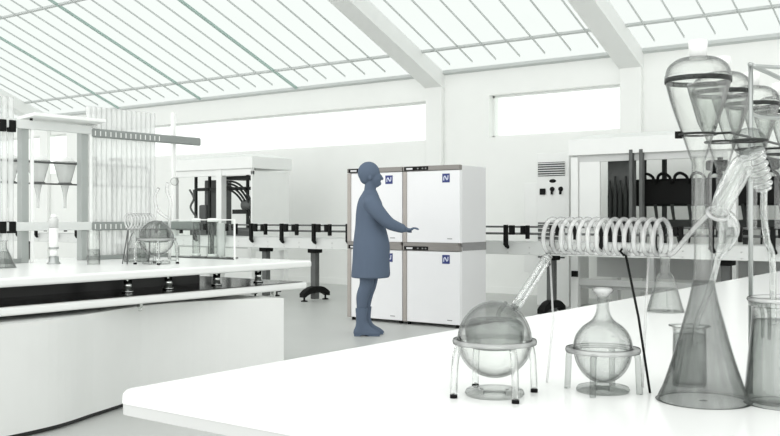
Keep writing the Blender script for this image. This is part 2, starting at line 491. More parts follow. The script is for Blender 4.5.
# ------------------------------------------------------------------ person
def person():
    U = .00974
    def P(px, py, v=0.0): return Vector(((px - 370) * U, v, 1.15 + (217 - py) * U))
    root = thing('person', 'person in a knee-length coat and boots, all blue-grey, stretching a hand forward', 'person', (-5.557, 7.163, 0), math.atan2(.5958, .8031))
    m = MB()
    def chain(pts, rad, sub=4):
        pts = [Vector(p) for p in pts]
        q = smooth_profile([tuple(p) + (r,) for p, r in zip(pts, rad)], sub)
        m.sweep([Vector(a[:3]) for a in q], [a[3] for a in q], 14)
        m.ball(q[0][:3], q[0][3], seg=14, rows=8); m.ball(q[-1][:3], q[-1][3], seg=14, rows=8)
    def loft(mb, secs, seg=28, n=4):
        """secs: (z, back u, front u, half width)"""
        q = smooth_profile(secs, n); vs = []; fs = []
        for z, b, f, w in q:
            for k in range(seg):
                a = 2 * PI * k / seg
                vs.append(((b + f) / 2 + (f - b) / 2 * math.cos(a), w * math.sin(a), z))
        L = len(q)
        for i in range(L - 1):
            for k in range(seg):
                fs.append((i * seg + k, i * seg + (k + 1) % seg, (i + 1) * seg + (k + 1) % seg, (i + 1) * seg + k))
        fs += [tuple(range(seg - 1, -1, -1)), tuple(range((L - 1) * seg, L * seg))]
        mb.add(vs, fs, True)
    def sec(py, b, f, w): return (1.15 + (217 - py) * U, (b - 370) * U, (f - 370) * U, w)
    # torso and neck
    loft(m, [sec(256, 358, 382, .15), sec(240, 357.5, 381, .155), sec(226, 359, 380, .135), sec(212, 358.5, 383, .16), sec(203, 359, 382, .175), sec(196.5, 361, 379, .13), sec(192, 363.5, 377, .065), sec(187, 364.5, 375.5, .056), sec(181, 365, 375.5, .056)])
    # head: skull, face, chin, nose, ear, brow, lips
    m.ball(P(369.4, 173.2), .103, .078, .108)
    m.ball(P(374.2, 178), .068, .062, .082)
    m.ball(P(376.2, 184.2), .034, .038, .032)
    chain([P(380.6, 175.2), P(382.4, 178.6), P(382.3, 179.4)], [.009, .013, .010], 2)
    m.ball(P(380.4, 183), .012, .022, .008); m.ball(P(380.0, 184.6), .012, .02, .008)
    for v in (-1, 1):
        m.ball(P(370, 178, v * .078), .02, .01, .03)
        m.ball(P(379.8, 175.8, v * .03), .010, .014, .010)
        # legs
        off = -1.2 if v < 0 else 2.2
        chain([P(369 + off * .3, 250, v * .085), P(368.5 + off, 266, v * .085), P(368 + off, 283, v * .075), P(364 + off * 1.2, 296, v * .075), P(363 + off, 310, v * .07), P(363 + off, 326, v * .07)], [.098, .088, .068, .060, .046, .042])
    # near arm, stretched forward
    chain([P(371.5, 203, -.185), P(379, 213, -.215), P(388.5, 223, -.205), P(397.5, 227.2, -.165), P(405.0, 229.3, -.13)], [.062, .054, .046, .04, .029])
    # palm, four fingers and thumb
    m.ball(P(408.2, 229.6, -.118), .043, .036, .016)
    for j, (dv, ln, bend) in enumerate(((-.028, .064, .3), (-.010, .072, .2), (.009, .068, .15), (.026, .054, .2))):
        a = P(410.8, 229.0, -.112 + dv)
        chain([a, a + Vector((ln * .45, dv * .12, .010)), a + Vector((ln * .8, dv * .2, .008)), a + Vector((ln, dv * .22, -.004))], [.0105, .010, .009, .008], 2)
    a = P(406.3, 230.4, -.09)
    chain([a, a + Vector((.022, .026, -.012)), a + Vector((.05, .036, -.014))], [.013, .011, .009], 2)
    # far arm, hanging bent inside the outline
    chain([P(370, 203, .185), P(369, 216, .215), P(370, 229, .215), P(376, 241, .195), P(380, 249, .175)], [.06, .053, .045, .037, .028])
    h = P(381.4, 252.2, .17); m.ball(h, .018, .034, .044)
    for j, dv in enumerate((-.026, -.009, .008, .025)):
        a = h + Vector((.004, dv, -.034)); ln = (.058, .068, .064, .05)[j]
        chain([a, a + Vector((.004, dv * .1, -ln * .5)), a + Vector((.018, dv * .15, -ln))], [.0105, .0095, .008], 2)
    chain([h + Vector((.012, -.03, .01)), h + Vector((.03, -.042, -.02)), h + Vector((.036, -.04, -.048))], [.012, .011, .009], 2)
    # feet
    for v in (-1, 1):
        off = -1.2 if v < 0 else 2.2
        chain([P(363 + off, 328, v * .07), P(367 + off, 331, v * .075), P(373 + off, 332.8, v * .085)], [.04, .036, .026])
    b = m.build('body', 'person', root)
    r = b.modifiers.new('remesh', 'REMESH'); r.mode = 'VOXEL'; r.voxel_size = .0075; r.use_smooth_shade = True
    s = b.modifiers.new('smooth', 'SMOOTH'); s.factor = .5; s.iterations = 3
    # coat with sleeves
    c = MB()
    loft(c, [sec(277.5, 351.4, 388.5, .216), sec(274, 351.4, 390.2, .218), sec(262, 352.3, 389.6, .215), sec(246, 353, 389.8, .205), sec(236, 354, 388, .19), sec(226, 355.2, 385.5, .18), sec(214, 355.8, 384.5, .19), sec(205, 357, 382.5, .205), sec(198.5, 359, 380, .17), sec(193.5, 362, 378, .085), sec(190.5, 363.5, 376.6, .064)])
    def sleeve(pts, rad):
        q = smooth_profile([tuple(p) + (r_,) for p, r_ in zip(pts, rad)], 4)
        c.sweep([Vector(a[:3]) for a in q], [a[3] for a in q], 16)
        c.ball(q[0][:3], q[0][3], seg=16, rows=8)
    sleeve([P(371.5, 203, -.185), P(379, 213, -.215), P(388.5, 222.6, -.205), P(397.5, 226.8, -.165), P(403.4, 228.8, -.138)], [.078, .072, .06, .05, .042])
    sleeve([P(370, 203, .185), P(369, 216, .215), P(370, 229, .215), P(376, 241, .195), P(378.6, 246, .185)], [.075, .067, .057, .047, .04])
    co = c.build('coat', 'person', root)
    r = co.modifiers.new('remesh', 'REMESH'); r.mode = 'VOXEL'; r.voxel_size = .008; r.use_smooth_shade = True
    s = co.modifiers.new('smooth', 'SMOOTH'); s.factor = .5; s.iterations = 1
    # hair
    hm = MB()
    hm.ball(P(368.6, 172.6), .107, .086, .108)
    hm.ball(P(366.0, 178), .062, .066, .062)
    ho = hm.build('hair', 'person', root)
    r = ho.modifiers.new('remesh', 'REMESH'); r.mode = 'VOXEL'; r.voxel_size = .008; r.use_smooth_shade = True
    # boots
    for v in (-1, 1):
        off = -1.2 if v < 0 else 2.2
        bm = MB()
        def bl(secs):
            q = smooth_profile(secs, 4); seg = 18; vs = []; fs = []
            for x, y, z, rx, ry in q:
                vs += [(x + rx * math.cos(2 * PI * k / seg), y + ry * math.sin(2 * PI * k / seg), z) for k in range(seg)]
            L = len(q)
            for i in range(L - 1):
                fs += [(i * seg + k, i * seg + (k + 1) % seg, (i + 1) * seg + (k + 1) % seg, (i + 1) * seg + k) for k in range(seg)]
            fs += [tuple(range(seg - 1, -1, -1)), tuple(range((L - 1) * seg, L * seg))]
            bm.add(vs, fs, True)
        fx = (363 + off - 370) * U; vy = v * .075
        bl([(fx + .055, vy, .012, .128, .045), (fx + .05, vy, .03, .13, .05), (fx + .035, vy, .058, .11, .048), (fx + .01, vy, .10, .068, .05), (fx, vy, .16, .053, .052), (fx, vy, .25, .0585, .056), (fx + .002, vy, .27, .060, .057)])
        bm.box(fx - .072, fx - .005, vy - .035, vy + .035, 0, .03)
        bm.box(fx + .06, fx + .175, vy - .04, vy + .04, 0, .014)
        bm.build('boot', 'person', root, bevel=.004)
person()

# ------------------------------------------------------------------ conveyor
CY = 9.5
t = thing('conveyor', 'long pale conveyor with twin guide rails and black clamps, running behind the freezers', 'conveyor', (-8, CY, 0))
def loc(root): return -Vector(root.location)
at0(MB().box(-19, 1.5, CY - .0, CY + .36, .715, .86).build('belt_bed', 'conveyor', t, bevel=.006), t)
at0(MB().box(-19, 1.5, CY + .03, CY + .33, .86, .868).build('belt', 'machinegrey', t), t)
for yy in (CY - .02, CY + .38):
    for z in (.955, 1.035):
        at0(MB().sweep([(-19, yy, z), (1.5, yy, z)], .009, 8).build('guide_rail', 'darkgrey', t), t)
rv = MB()
k = 0
for i in range(-14, 17):
    x = -8.29 + .59 * i
    if x > 1.2: continue
    m = MB()
    m.box(x - .022, x + .022, CY - .075, CY - .028, .83, 1.06)
    m.sweep([(x - .012, CY - .05, .85), (x + .012, CY - .05, .815), (x + .035, CY - .045, .79)], [.03, .026, .014], 10)
    o = m.build('rail_clamp', 'black', t, bevel=.006); at0(o, t)
    m = MB()
    m.box(x + .05, x + .11, CY - .075, CY - .028, .945, 1.055)
    at0(m.build('clamp_knob', 'black', t, bevel=.006), t)
    m = MB(); m.box(x + .2, x + .25, CY - .075, CY - .028, .955, 1.05); m.box(x + .24, x + .30, CY - .07, CY - .03, .985, 1.02); m.box(x + .265, x + .30, CY - .076, CY - .028, .90, 1.055)
    at0(m.build('sensor_block', 'black', t, bevel=.004), t)
    for dx in (.0, .28):
        for z in (.80, .74): rv.lathe([(0, 0), (.01, 0), (.01, -.004), (0, -.004)], 10, (x + dx, CY - .001, z), Matrix.Rotation(-PI / 2, 4, 'X'))
at0(rv.build('rivet', 'machinegrey', t), t)
def arch(x, yc):
    f = MB(); n = 16; prof = []
    w = .27
    for k in range(n + 1):
        u = -1 + 2 * k / n
        prof.append((yc + w * u, .20 - .09 * abs(u) ** 2.4, .10 - .055 * (1 - abs(u) ** 3)))
    vs = []; fs = []
    for y, zt, zb in prof:
        zb = max(.055, zt - .075 - .02 * (1 - abs((y - yc) / w)))
        vs += [(x - .05, y, zb), (x + .05, y, zb), (x + .05, y, zt), (x - .05, y, zt)]
    for i in range(n):
        a, b = 4 * i, 4 * i + 4
        fs += [(a + j, b + j, b + (j + 1) % 4, a + (j + 1) % 4) for j in range(4)]
    fs += [(0, 1, 2, 3), (4 * n + 3, 4 * n + 2, 4 * n + 1, 4 * n)]
    f.add(vs, fs)
    return f
def stand(x, full=True):
    cy = CY + .18
    st = MB().box(x - .045, x + .045, cy - .045, cy + .045, .02 if full else .15, .715).build('stand_column', 'darkgrey', t, bevel=.01); at0(st, t)
    MB().box(x - .075, x + .075, cy - .075, cy + .075, .655, .712).build('collar', 'black', st, bevel=.012)
    o = arch(x, cy).build('stand_foot', 'black', st, bevel=.012)
    for s in (-1, 1):
        MB().lathe([(0, 0), (.045, 0), (.045, .012), (.014, .02), (.014, .07), (0, .07)], 14, (x, cy + s * .22, 0)).build('levelling_foot', 'black', st)
for x in (-18.0, -15.43, -12.74, -9.40, -8.47, -4.87, -2.9, -.5): stand(x)

# ------------------------------------------------------------------ machines
def hose(mb, a, b, sag, r, n=14):
    a = Vector(a); b = Vector(b); pts = []
    for k in range(n + 1):
        u = k / n; p = a.lerp(b, u); p.z += sag * math.sin(PI * u) ; pts.append(p)
    mb.sweep(pts, r, 8)

def machine(label, X0, X1, Y0, Y1, zr0, zr1, zb, build):
    t = thing('bottling_machine', label, 'machine', ((X0 + X1) / 2, (Y0 + Y1) / 2, 0))
    L = loc(t)
    rp = MB()
    rp.box(X0 - .03, X1 + .03, Y0 - .03, Y1 + .03, zr0, zr1 - .06)
    cx = (X0 + X1) / 2; cy = (Y0 + Y1) / 2
    vs = [(X0 - .03, Y0 - .03, zr1 - .06), (X1 + .03, Y0 - .03, zr1 - .06), (X1 + .03, Y1 + .03, zr1 - .06), (X0 - .03, Y1 + .03, zr1 - .06),
          (X0 + .2, Y0 + .2, zr1), (X1 - .2, Y0 + .2, zr1), (X1 - .2, Y1 - .2, zr1), (X0 + .2, Y1 - .2, zr1)]
    rp.add(vs, [(0, 1, 5, 4), (1, 2, 6, 5), (2, 3, 7, 6), (3, 0, 4, 7), (4, 5, 6, 7), (3, 2, 1, 0)])
    at0(rp.build('roof_hood', 'machine', t, bevel=.006), t)
    build(t)
    return t

def left_machine(t):
    X0, X1, Y0, Y1 = -12.05, -10.2, 10.2, 11.03
    def B(name, m, *a, **k): return at0(MB().box(*a).build(name, m, t, **k), t)
    for x, y in ((X0 + .04, Y0 + .04), (-10.94, Y0 + .04), (X1 - .03, Y0 + .02), (X0 + .04, Y1 - .04), (X1 - .06, Y1 - .06)):
        B('leg', 'machine', x - .045, x + .045, y - .045, y + .045, 0, .72, bevel=.005)
    B('corner_post', 'machine', -10.99, -10.87, Y0 - .012, Y0 + .1, .72, 1.9, bevel=.006)
    B('corner_post', 'machine', X0, X0 + .07, Y0 - .012, Y0 + .08, .72, 1.9, bevel=.006)
    B('side_panel', 'machine', X1 - .03, X1, Y0, Y1, .62, 1.86)
    B('bed_plate', 'machinegrey', X0, X1 - .03, Y0 + .02, Y1 - .02, .66, .74)
    B('top_rail', 'machine', X0, X1, Y0, Y0 + .05, 1.80, 1.9, bevel=.005)
    B('drive_housing', 'darkgrey', -11.72, -11.32, 10.6, 10.85, .95, 1.76, bevel=.02)
    B('drive_housing', 'darkgrey', -11.75, -11.58, 10.5, 10.7, .85, 1.35, bevel=.03)
    B('cross_rail', 'dark', -11.8, -10.3, 10.5, 10.56, 1.58, 1.63)
    B('cross_rail', 'dark', -10.95, -10.25, 10.5, 10.56, 1.20, 1.27)
    B('cross_rail', 'darkgrey', -11.9, -10.3, 10.45, 10.55, .80, .98)
    for x in (-11.83, -11.5, -10.62, -10.48):
        B('upright_rod', 'dark', x - .018, x + .018, 10.5, 10.54, .74, 1.84)
    o = MB().box(-10.95, -10.3, 10.35, 10.75, 1.74, 1.80).build('top_tray', 'dark', t, bevel=.02); at0(o, t)
    at0(MB().lathe([(0, 0), (.08, 0), (.08, .2), (.05, .22), (0, .22)], 20, (-10.68, 10.5, 1.34), Matrix.Rotation(PI / 2, 4, 'Y')).build('motor', 'darkgrey', t), t)
    for k in range(4):
        m = MB(); pts = []
        for j in range(15):
            u = j / 14; pts.append((-10.92 + .62 * math.sin(u * PI / 2) - .06 * k, 10.42 + .02 * k, 1.72 - .04 * k - .9 * (1 - math.cos(u * PI / 2))))
        m.sweep(pts, .017, 8)
        at0(m.build('hose', 'dark', t), t)
    for k in range(2):
        m = MB(); m.sweep(smooth_profile([(-11.85 + .1 * k, 10.4, 1.6), (-11.75, 10.4, 1.45), (-11.85, 10.42, 1.3), (-11.68, 10.42, 1.1), (-11.8, 10.44, .95)], 5), .016, 8)
        at0(m.build('hose', 'darkgrey', t), t)
machine('white-framed machine with a hipped hood and looping black hoses, behind the long left bench', -12.05, -10.2, 10.2, 11.03, 1.9, 2.14, .7, left_machine)

def right_machine(t):
    X0, X1, Y0, Y1 = -4.87, -1.3, 10.2, 11.5
    def B(name, m, *a, **k): return at0(MB().box(*a).build(name, m, t, **k), t)
    for x in (X0 + .035, -3.0, X1 - .05):
        for y in (Y0 + .04, Y1 - .05):
            B('leg', 'machine', x - .045, x + .045, y - .045, y + .045, 0, 1.86, bevel=.006)
    B('bed_plate', 'machine', X0, X1, Y0, Y1, .70, .78, bevel=.006)
    B('lower_rail', 'machinegrey', X0 + .06, X1, Y0 + .02, Y0 + .09, .34, .42, bevel=.006)
    B('lower_panel', 'machinegrey', X0 + .1, X1, Y0 + .5, Y0 + .53, .42, .70)
    B('shelf', 'machinegrey', X0 + .06, X1, Y0 + .1, Y1 - .1, .30, .34)
    B('lower_post', 'machinegrey', -3.93, -3.87, Y0 + .02, Y0 + .08, .42, .70)
    B('bolt_block', 'black', X0 + .01, X0 + .08, Y0 - .03, Y0 + .01, .44, .51)
    B('door_panel', 'machine', -4.78, -4.52, Y0 + .02, Y0 + .04, .80, 1.80)
    B('latch', 'machinegrey', -4.70, -4.60, Y0, Y0 + .02, 1.0, 1.12)
    B('smoked_panel', 'darkgrey', -4.52, -4.18, Y0 + .25, Y0 + .28, .78, 1.82)
    B('top_rail', 'machinegrey', X0, X1, Y0 + .02, Y0 + .08, 1.80, 1.88)
    for x in (-4.12, -4.0):
        B('slide_post', 'darkgrey', x - .02, x + .02, Y0 - .042, Y0 + .03, .78, 1.92, bevel=.006)
    B('filling_head', 'black', -4.3, -1.6, Y0 + .5, Y0 + .85, 1.28, 1.60, bevel=.03)
    B('cross_rail', 'dark', -4.3, -1.5, Y0 + .45, Y0 + .52, 1.03, 1.12)
    B('head_carriage', 'dark', -3.45, -2.7, Y0 + .5, Y0 + .8, 1.68, 1.80, bevel=.03)
    for x in (-4.2, -3.95, -3.3, -3.02, -2.6, -2.1, -1.75):
        B('upright_rod', 'dark', x - .022, x + .022, Y0 + .55, Y0 + .6, .78, 1.84)
    for k in range(12):
        x = -4.2 + .2 * k
        m = MB()
        m.sweep(smooth_profile([(x, Y0 + .48, 1.56), (x + .02, Y0 + .46, 1.63), (x + .08, Y0 + .45, 1.66), (x + .15, Y0 + .46, 1.62), (x + .17, Y0 + .48, 1.54)], 4), .018, 8)
        at0(m.build('hose', 'black', t), t)
    for k in range(10):
        x = -4.02 + .2 * k
        m = MB(); m.sweep([(x, Y0 + .46, 1.3), (x + .02, Y0 + .46, 1.15), (x + .08 * (k % 2), Y0 + .47, .85)], [.022, .018, .012], 8)
        at0(m.build('filling_nozzle', 'dark', t), t)
    for k in range(5):
        m = MB(); m.lathe([(0, 0), (.026, 0), (.028, .62), (.012, .72), (.012, .80), (0, .80)], 14, (-4.47 + .065 * k, Y0 + .2, .78 + .05 * (k % 2)))
        at0(m.build('canister', 'dark', t), t)
machine('large white-framed filling machine full of black hoses and nozzles, beyond the glass coil', -4.87, -1.3, 10.2, 11.5, 1.88, 2.13, .7, right_machine)

t = thing('control_cabinet', 'tall white control cabinet with black vent grilles and knobs, left of the filling machine', 'cabinet', (-5.48, 11.1, 0))
at0(MB().box(-5.70, -5.24, 10.9, 11.5, 0, 1.98).build('cabinet_body', 'machine', t, bevel=.008), t)
at0(MB().box(-5.92, -5.70, 10.96, 11.3, .42, 1.60).build('side_box', 'machine', t, bevel=.006), t)
for z0, z1 in ((1.68, 1.86), (.62, 1.08)):
    g = at0(MB().box(-5.68, -5.30, 10.893, 10.9, z0, z1).build('vent_grille', 'darkgrey', t), t)
    n = 6 if z0 > 1 else 9
    s = MB()
    for k in range(n):
        z = z0 + (z1 - z0) * (k + .5) / n
        s.box(-5.69, -5.29, 10.878, 10.895, z - .0045, z + .0045)
    s.build('slat', 'machine', g)
at0(MB().ball((-5.47, 10.9, 1.615), .05, .012, .024).build('indicator', 'black', t), t)
at0(MB().box(-5.65, -5.57, 10.88, 10.9, 1.44, 1.52).build('switch_plate', 'black', t, bevel=.006), t)
for x in (-5.475, -5.355):
    m = MB(); m.lathe([(0, 0), (.032, 0), (.028, .02), (0, .024)], 20, (x, 10.9, 1.51), Matrix.Rotation(PI / 2, 4, 'X')); m.box(x - .012, x + .012, 10.872, 10.895, 1.44, 1.52)
    at0(m.build('knob', 'black', t), t)

# ------------------------------------------------------------------ things on the left bench
GX = -5.85
t = thing('tube_gantry', 'grey-green steel gantry with two clamping rails for tubes, on the left bench', 'gantry', (GX, 4.2, T))
def G(name, m, *a, **k): return at0(MB().box(*a).build(name, m, t, **k), t)
for y in (3.64, 4.115):
    G('post', 'post', GX - .028, GX + .028, y - .028, y + .028, T, 1.76, bevel=.004)
    G('post_plate', 'cream', GX + .028, GX + .045, y + .034, y + .056, T, 1.80, bevel=.003)
G('end_post', 'cream', GX - .04, GX - .01, 4.97, 5.0, T, 1.99, bevel=.004)
G('upper_beam', 'beamgrey', GX + .019, GX + .05, 1.5, 4.16, 1.755, 1.815, bevel=.004)
G('lower_beam', 'beamgrey', GX + .0285, GX + .05, 1.5, 4.16, 1.055, 1.115, bevel=.004)
G('upper_rail', 'rail', GX + .019, GX + .05, 4.16, 5.215, 1.735, 1.80, bevel=.012)
G('lower_rail', 'rail', GX + .019, GX + .05, 4.16, 5.20, 1.05, 1.115, bevel=.012)
G('tube_tray', 'rail', GX - .04, GX + .05, 4.13, 4.9, T, T + .03, bevel=.004)
G('tube_tray', 'rail', GX - .04, GX + .05, 3.2, 3.6, T, T + .03, bevel=.004)
pl = MB().box(-.10, .12, -.29, .29, -.012, .012).build('top_plate', 'cream', t, bevel=.004)
pl.location = Vector((GX + .02, 3.93, 1.842)) - Vector(t.location); pl.rotation_euler = (0, math.radians(-5), 0)
for z in (1.765, 1.08):
    for i in range(14):
        y = 4.166 + .0455 * i
        G('rail_clip', 'cream', GX + .049, GX + .053, y - .003 + .0233, y + .003 + .0233, z - .018, z + .018)
    for y in (3.46, 3.53):
        G('tube_clamp', 'black', GX + .019, GX + .06, y - .024, y + .024, z - .04, z + .04, bevel=.004)
for y in (3.68,):
    G('bolt', 'black', GX + .03, GX + .042, y - .008, y + .008, 1.815, 1.832)

tm = MB(); tm.lathe([(0, 0), (.017, 0), (.0185, .004), (.0185, 1.098), (.017, 1.10), (0, 1.10)], 24)
YS = [4.166 + .0455 * i for i in range(14)]
tp = None
for i, y in enumerate(YS + [3.455, 3.502, 3.549]):
    if tp is None:
        o = tp = tm.build('glass_tube', 'tube')
    else:
        o = tp.copy(); COL.objects.link(o)
    # the tubes stand just in front of the rails, held by the clips
    o.location = (GX, y, T + .03)
    lab = ('tall clear tube held between the grey gantry rails, %s from the gantry post' % ORD[i]) if i < 14 else \
          ('tall clear tube in the black clamps by the gantry, %s of three' % ['the outermost', 'the middle one', 'the innermost'][i - 14])
    tag(o, lab, 'tube', 'tall tubes in the gantry')

# funnels: shape shared by the near rack and the far rack
def funnel_parts(t, k, R, gm='glass', inner=True):
    """k scales heights; body hangs with its collar ring at z = 0"""
    out = smooth_profile([(.27 * R, -.038 * k), (.43 * R, -.010 * k), (.52 * R, .004 * k), (.80 * R, .05 * k), (1.0 * R, .093 * k), (.99 * R, .101 * k), (.90 * R, .116 * k), (.62 * R, .128 * k), (.30 * R, .131 * k)], 5)
    MB().lathe(wall_profile(out, .0016), 44).build('bowl', gm, t)
    MB().lathe(wall_profile([(.185 * R, -.17 * k), (.19 * R, -.05 * k), (.27 * R, -.038 * k)], .0016), 28).build('stem', gm, t)
    MB().lathe([(0, .128 * k), (.26 * R, .128 * k), (.29 * R, .157 * k), (.27 * R, .160 * k), (0, .160 * k)], 24).build('stopper', 'cream', t)
    MB().lathe([(1.008 * R, .087 * k), (1.015 * R, .092 * k), (1.008 * R, .0955 * k), (.97 * R, .0955 * k), (.97 * R, .087 * k)], 44, closed=True).build('dark_band', 'band', t)
    if inner:
        MB().lathe([(.14 * R, .0), (.30 * R, .02 * k), (.60 * R, .078 * k), (.62 * R, .086 * k), (.60 * R, .083 * k), (.28 * R, .02 * k), (.12 * R, .0)], 36, (.012, .012, 0)).build('inner_cone', 'greyglass', t)
    return t

t = thing('funnel_rack', 'grey rod rack holding the hanging funnels at the back of the left bench', 'rack', (-6.1, 4.2, T))
RX = -6.1
def Rr(name, m, pts, r): return at0(MB().sweep(pts, r, 8).build(name, m, t), t)
c = smooth_profile([(RX + .09, 3.0, 1.545), (RX + .09, 4.5, 1.545), (RX + .09, 4.79, 1.545), (RX + .09, 4.835, 1.53), (RX + .09, 4.85, 1.48), (RX + .09, 4.85, 1.3), (RX + .09, 4.85, T)], 5)
Rr('upper_rod', 'darkgrey', c, .0075)
Rr('lower_rod', 'darkgrey', [(RX + .09, 3.0, 1.39), (RX + .09, 4.85, 1.39)], .006)
Rr('cross_rod', 'darkgrey', [(RX + .09, 4.50, T), (RX + .09, 4.50, 1.545)], .008)
Rr('cross_rod', 'darkgrey', [(RX + .09, 3.05, T), (RX + .09, 3.05, 1.545)], .008)
FY = [3.68, 3.915, 4.14, 4.365, 4.59]
for y in FY:
    at0(MB().ring((RX, y, 1.40), .045, .006, 28, 8).sweep([(RX + .045, y, 1.40), (RX + .09, y, 1.39)], .005, 6).build('holding_ring', 'darkgrey', t), t)
FL = ['clear hanging funnel at the picture edge, beside the black tube clamps', 'clear hanging funnel framed between the gantry posts, the one nearer the picture edge',
      'clear hanging funnel framed between the gantry posts, the one nearer the tubes', 'clear dark-capped hanging funnel behind the first tubes past the gantry post', 'clear dark-capped hanging funnel behind the tubes, next to the rounded rack end']
fp = None
for i, y in enumerate(FY):
    if fp is None:
        fp = o = thing('hanging_funnel', '', 'funnel', group='funnels in the far rack')
        prof = smooth_profile([(.010, -.19), (.013, -.1), (.030, -.02), (.046, .015), (.080, .145), (.082, .155)], 5)
        MB().lathe(wall_profile(prof, .002), 32).build('cone', 'tube', o)
        MB().lathe([(.0835, .148), (.087, .152), (.0835, .158), (.078, .158), (.078, .148)], 32, closed=True).build('rim', 'glass', o)
        MB().lathe([(.079, .15), (.066, .165), (.055, .18), (.03, .19), (0, .193)], 32).build('lid', 'cream', o)
    else: o = copy_tree(fp)
    o.location = (RX, y, 1.405); o['label'] = FL[i]
    if i >= 3:
        MB().lathe([(.0, .193), (.045, .187), (.05, .195), (.045, .206), (0, .21)], 28).build('dark_cap', 'dark', o)

# small ware on the left bench
def bottle_col(label, x, y):
    t = thing('sample_column', label, 'column', (x, y, T))
    MB().lathe([(0, 0), (.045, 0), (.045, .006), (.034, .014), (.032, .05), (0, .05)], 28).build('base', 'steel', t)
    MB().lathe(wall_profile([(.02, .05), (.026, .056), (.026, .08), (.022, .1), (.03, .115), (.03, .24)], .002), 28).build('barrel', 'cream', t)
    MB().lathe([(.031, .1), (.034, .104), (.034, .108), (.031, .112)], 28).build('collar', 'steel', t)
    MB().lathe([(.024, .24), (.03, .24), (.03, .30), (.024, .31), (.0, .312)], 28).build('cap_sleeve', 'machinegrey', t)
    MB().lathe([(0, .31), (.022, .31), (.02, .33), (0, .335)], 24).build('cap', 'cream', t)
    return t
bottle_col('slender white sample column with grey base and cap, between the gantry posts', -5.55, 3.68)

def jar(label, x, y, r, h, fill=None, name='glass_jar', cat='jar', gm='glass', lip=.25):
    t = thing(name, label, cat, (x, y, T))
    MB().lathe(wall_profile(smooth_profile([(0, 0), (r * .9, 0), (r, h * .05), (r, h * .5), (r * .98, h * .93), (r * (1 + lip), h * .985), (r * (1 + lip), h)], 4), .002), 36).build('wall', gm, t)
    if fill:
        MB().lathe([(0, .004), (r * .88, .004), (r * .955, h * .06), (r * .955, h * fill), (0, h * fill)], 36).build('contents', 'smoke', t)
    return t
jar('clear cylindrical jar half full of grey liquid, beside the gantry post on the left bench', -5.25, 3.78, .042, .225, .45, lip=.05)

def conical(label, x, y, r, h, rn, fill, name='conical_flask', gm='greyglass', tall=False):
    t = thing(name, label, 'flask', (x, y, T))
    if tall:
        out = smooth_profile([(0, 0), (r * .97, 0), (r, .006), (.0655, .030), (.0475, .086), (.0335, .138), (.0245, .172), (.0178, .206)], 6)
        MB().lathe(wall_profile(smooth_profile([(.0178, .206), (.0158, .235), (.0150, .28), (.0138, .34), (.0142, .39), (.0165, .412), (.0168, .418)], 5), .0018), 40).build('neck', 'glass', t)
    else:
        out = smooth_profile([(0, 0), (r * .95, 0), (r, h * .04), (r * .9, h * .14), (r * .5, h * .60), (rn * 1.05, h * .72), (rn, h * .94), (rn * 1.25, h * .985), (rn * 1.25, h)], 5)
    MB().lathe(wall_profile(out, .0018), 48).build('wall', gm, t)
    if fill:
        liq = [(max(a - .004, 0), max(b, .003)) for a, b in out if b <= h * fill]
        liq.append((0, liq[-1][1]))
        MB().lathe(liq, 48).build('contents', 'smoke', t)
    return t
conical('small grey conical flask under the black clamps at the left picture edge', -5.36, 3.19, .085, .17, .03, .6)

# twin glass columns on a black tray behind a clear guard
t = thing('equipment_tray', 'flat black tray under two glass columns at the end of the left bench', 'tray', (-5.45, 4.92, T))
MB().prism(rounded_rect(-.34, .32, -.06, .08, .03), 0, .008).build('plate', 'blackgloss', t, bevel=.003)
for lab, x, y, r in (('clear glass column with white caps on the black tray, nearer the gantry rail end', -5.53, 4.92, .03), ('wide twin-barrel glass column on the black tray, further from the gantry rail', -5.35, 4.93, .04)):
    t = thing('glass_column', lab, 'column', (x, y, T + .008))
    MB().lathe([(0, 0), (r * 1.15, 0), (r * 1.15, .02), (r, .022), (0, .022)], 24).build('base', 'cream', t)
    MB().lathe(wall_profile([(r, .022), (r, .27)], .003), 28).build('barrel', 'greyglass', t)
    if r > .035:
        MB().lathe([(0, .024), (r * .4, .024), (r * .4, .265), (0, .265)], 20, (-.012, 0, 0)).build('core', 'darkgrey', t)
        MB().lathe(wall_profile([(r * .8, .005), (r * .8, .26)], .003), 24, (r * 1.9, .01, 0)).build('second_barrel', 'tube', t)
    MB().lathe([(0, .27), (r * 1.12, .27), (r * 1.12, .295), (r * .5, .298), (0, .298)], 24).build('cap', 'cream', t)
t = thing('guard_panel', 'clear upright guard panel at the end edge of the left bench', 'panel', (-5.4, 4.82, T))
MB().box(-.34, .40, -.003, .003, 0, .295).build('sheet', 'pane', t)
MB().box(-.34, .40, -.005, .005, .29, .298).build('top_edge', 'cream', t)
MB().box(.394, .402, -.006, .006, 0, .298).build('side_edge', 'cream', t)
MB().box(-.34, .40, -.008, .008, 0, .006).build('bottom_edge', 'darkgrey', t)

# ------------------------------------------------------------------ coil, dome flask, round flask
def coil(label, c, L, R, r, turns, legs, tails, name='coil_condenser', rz=0.0, loc_=None):
    """c: centre in the thing's frame; axis along its x"""
    t = thing(name, label, 'condenser', loc_, rz)
    pts = []; n = turns * 28
    for i in range(n + 1):
        a = 2 * PI * i / 28; u = i / n
        pts.append((c[0] - L / 2 + L * u, c[1] - R * math.sin(a), c[2] - R * math.cos(a)))
    MB().sweep(pts, r, 10).build('coil', 'coilglass', t)
    MB().sweep([(c[0] - L / 2 - .006, c[1], c[2] - R - r * .2), (c[0] + L / 2 + .004, c[1], c[2] - R - r * .2)], r * .8, 10).build('return_tube', 'coilglass', t)
    for name_, mt, pts2, rr in legs: MB().sweep(pts2, rr, 8).build(name_, mt, t)
    for name_, mt, pts2, rr in tails: MB().sweep(smooth_profile(pts2, 6), rr, 14).build(name_, mt, t)
    return t

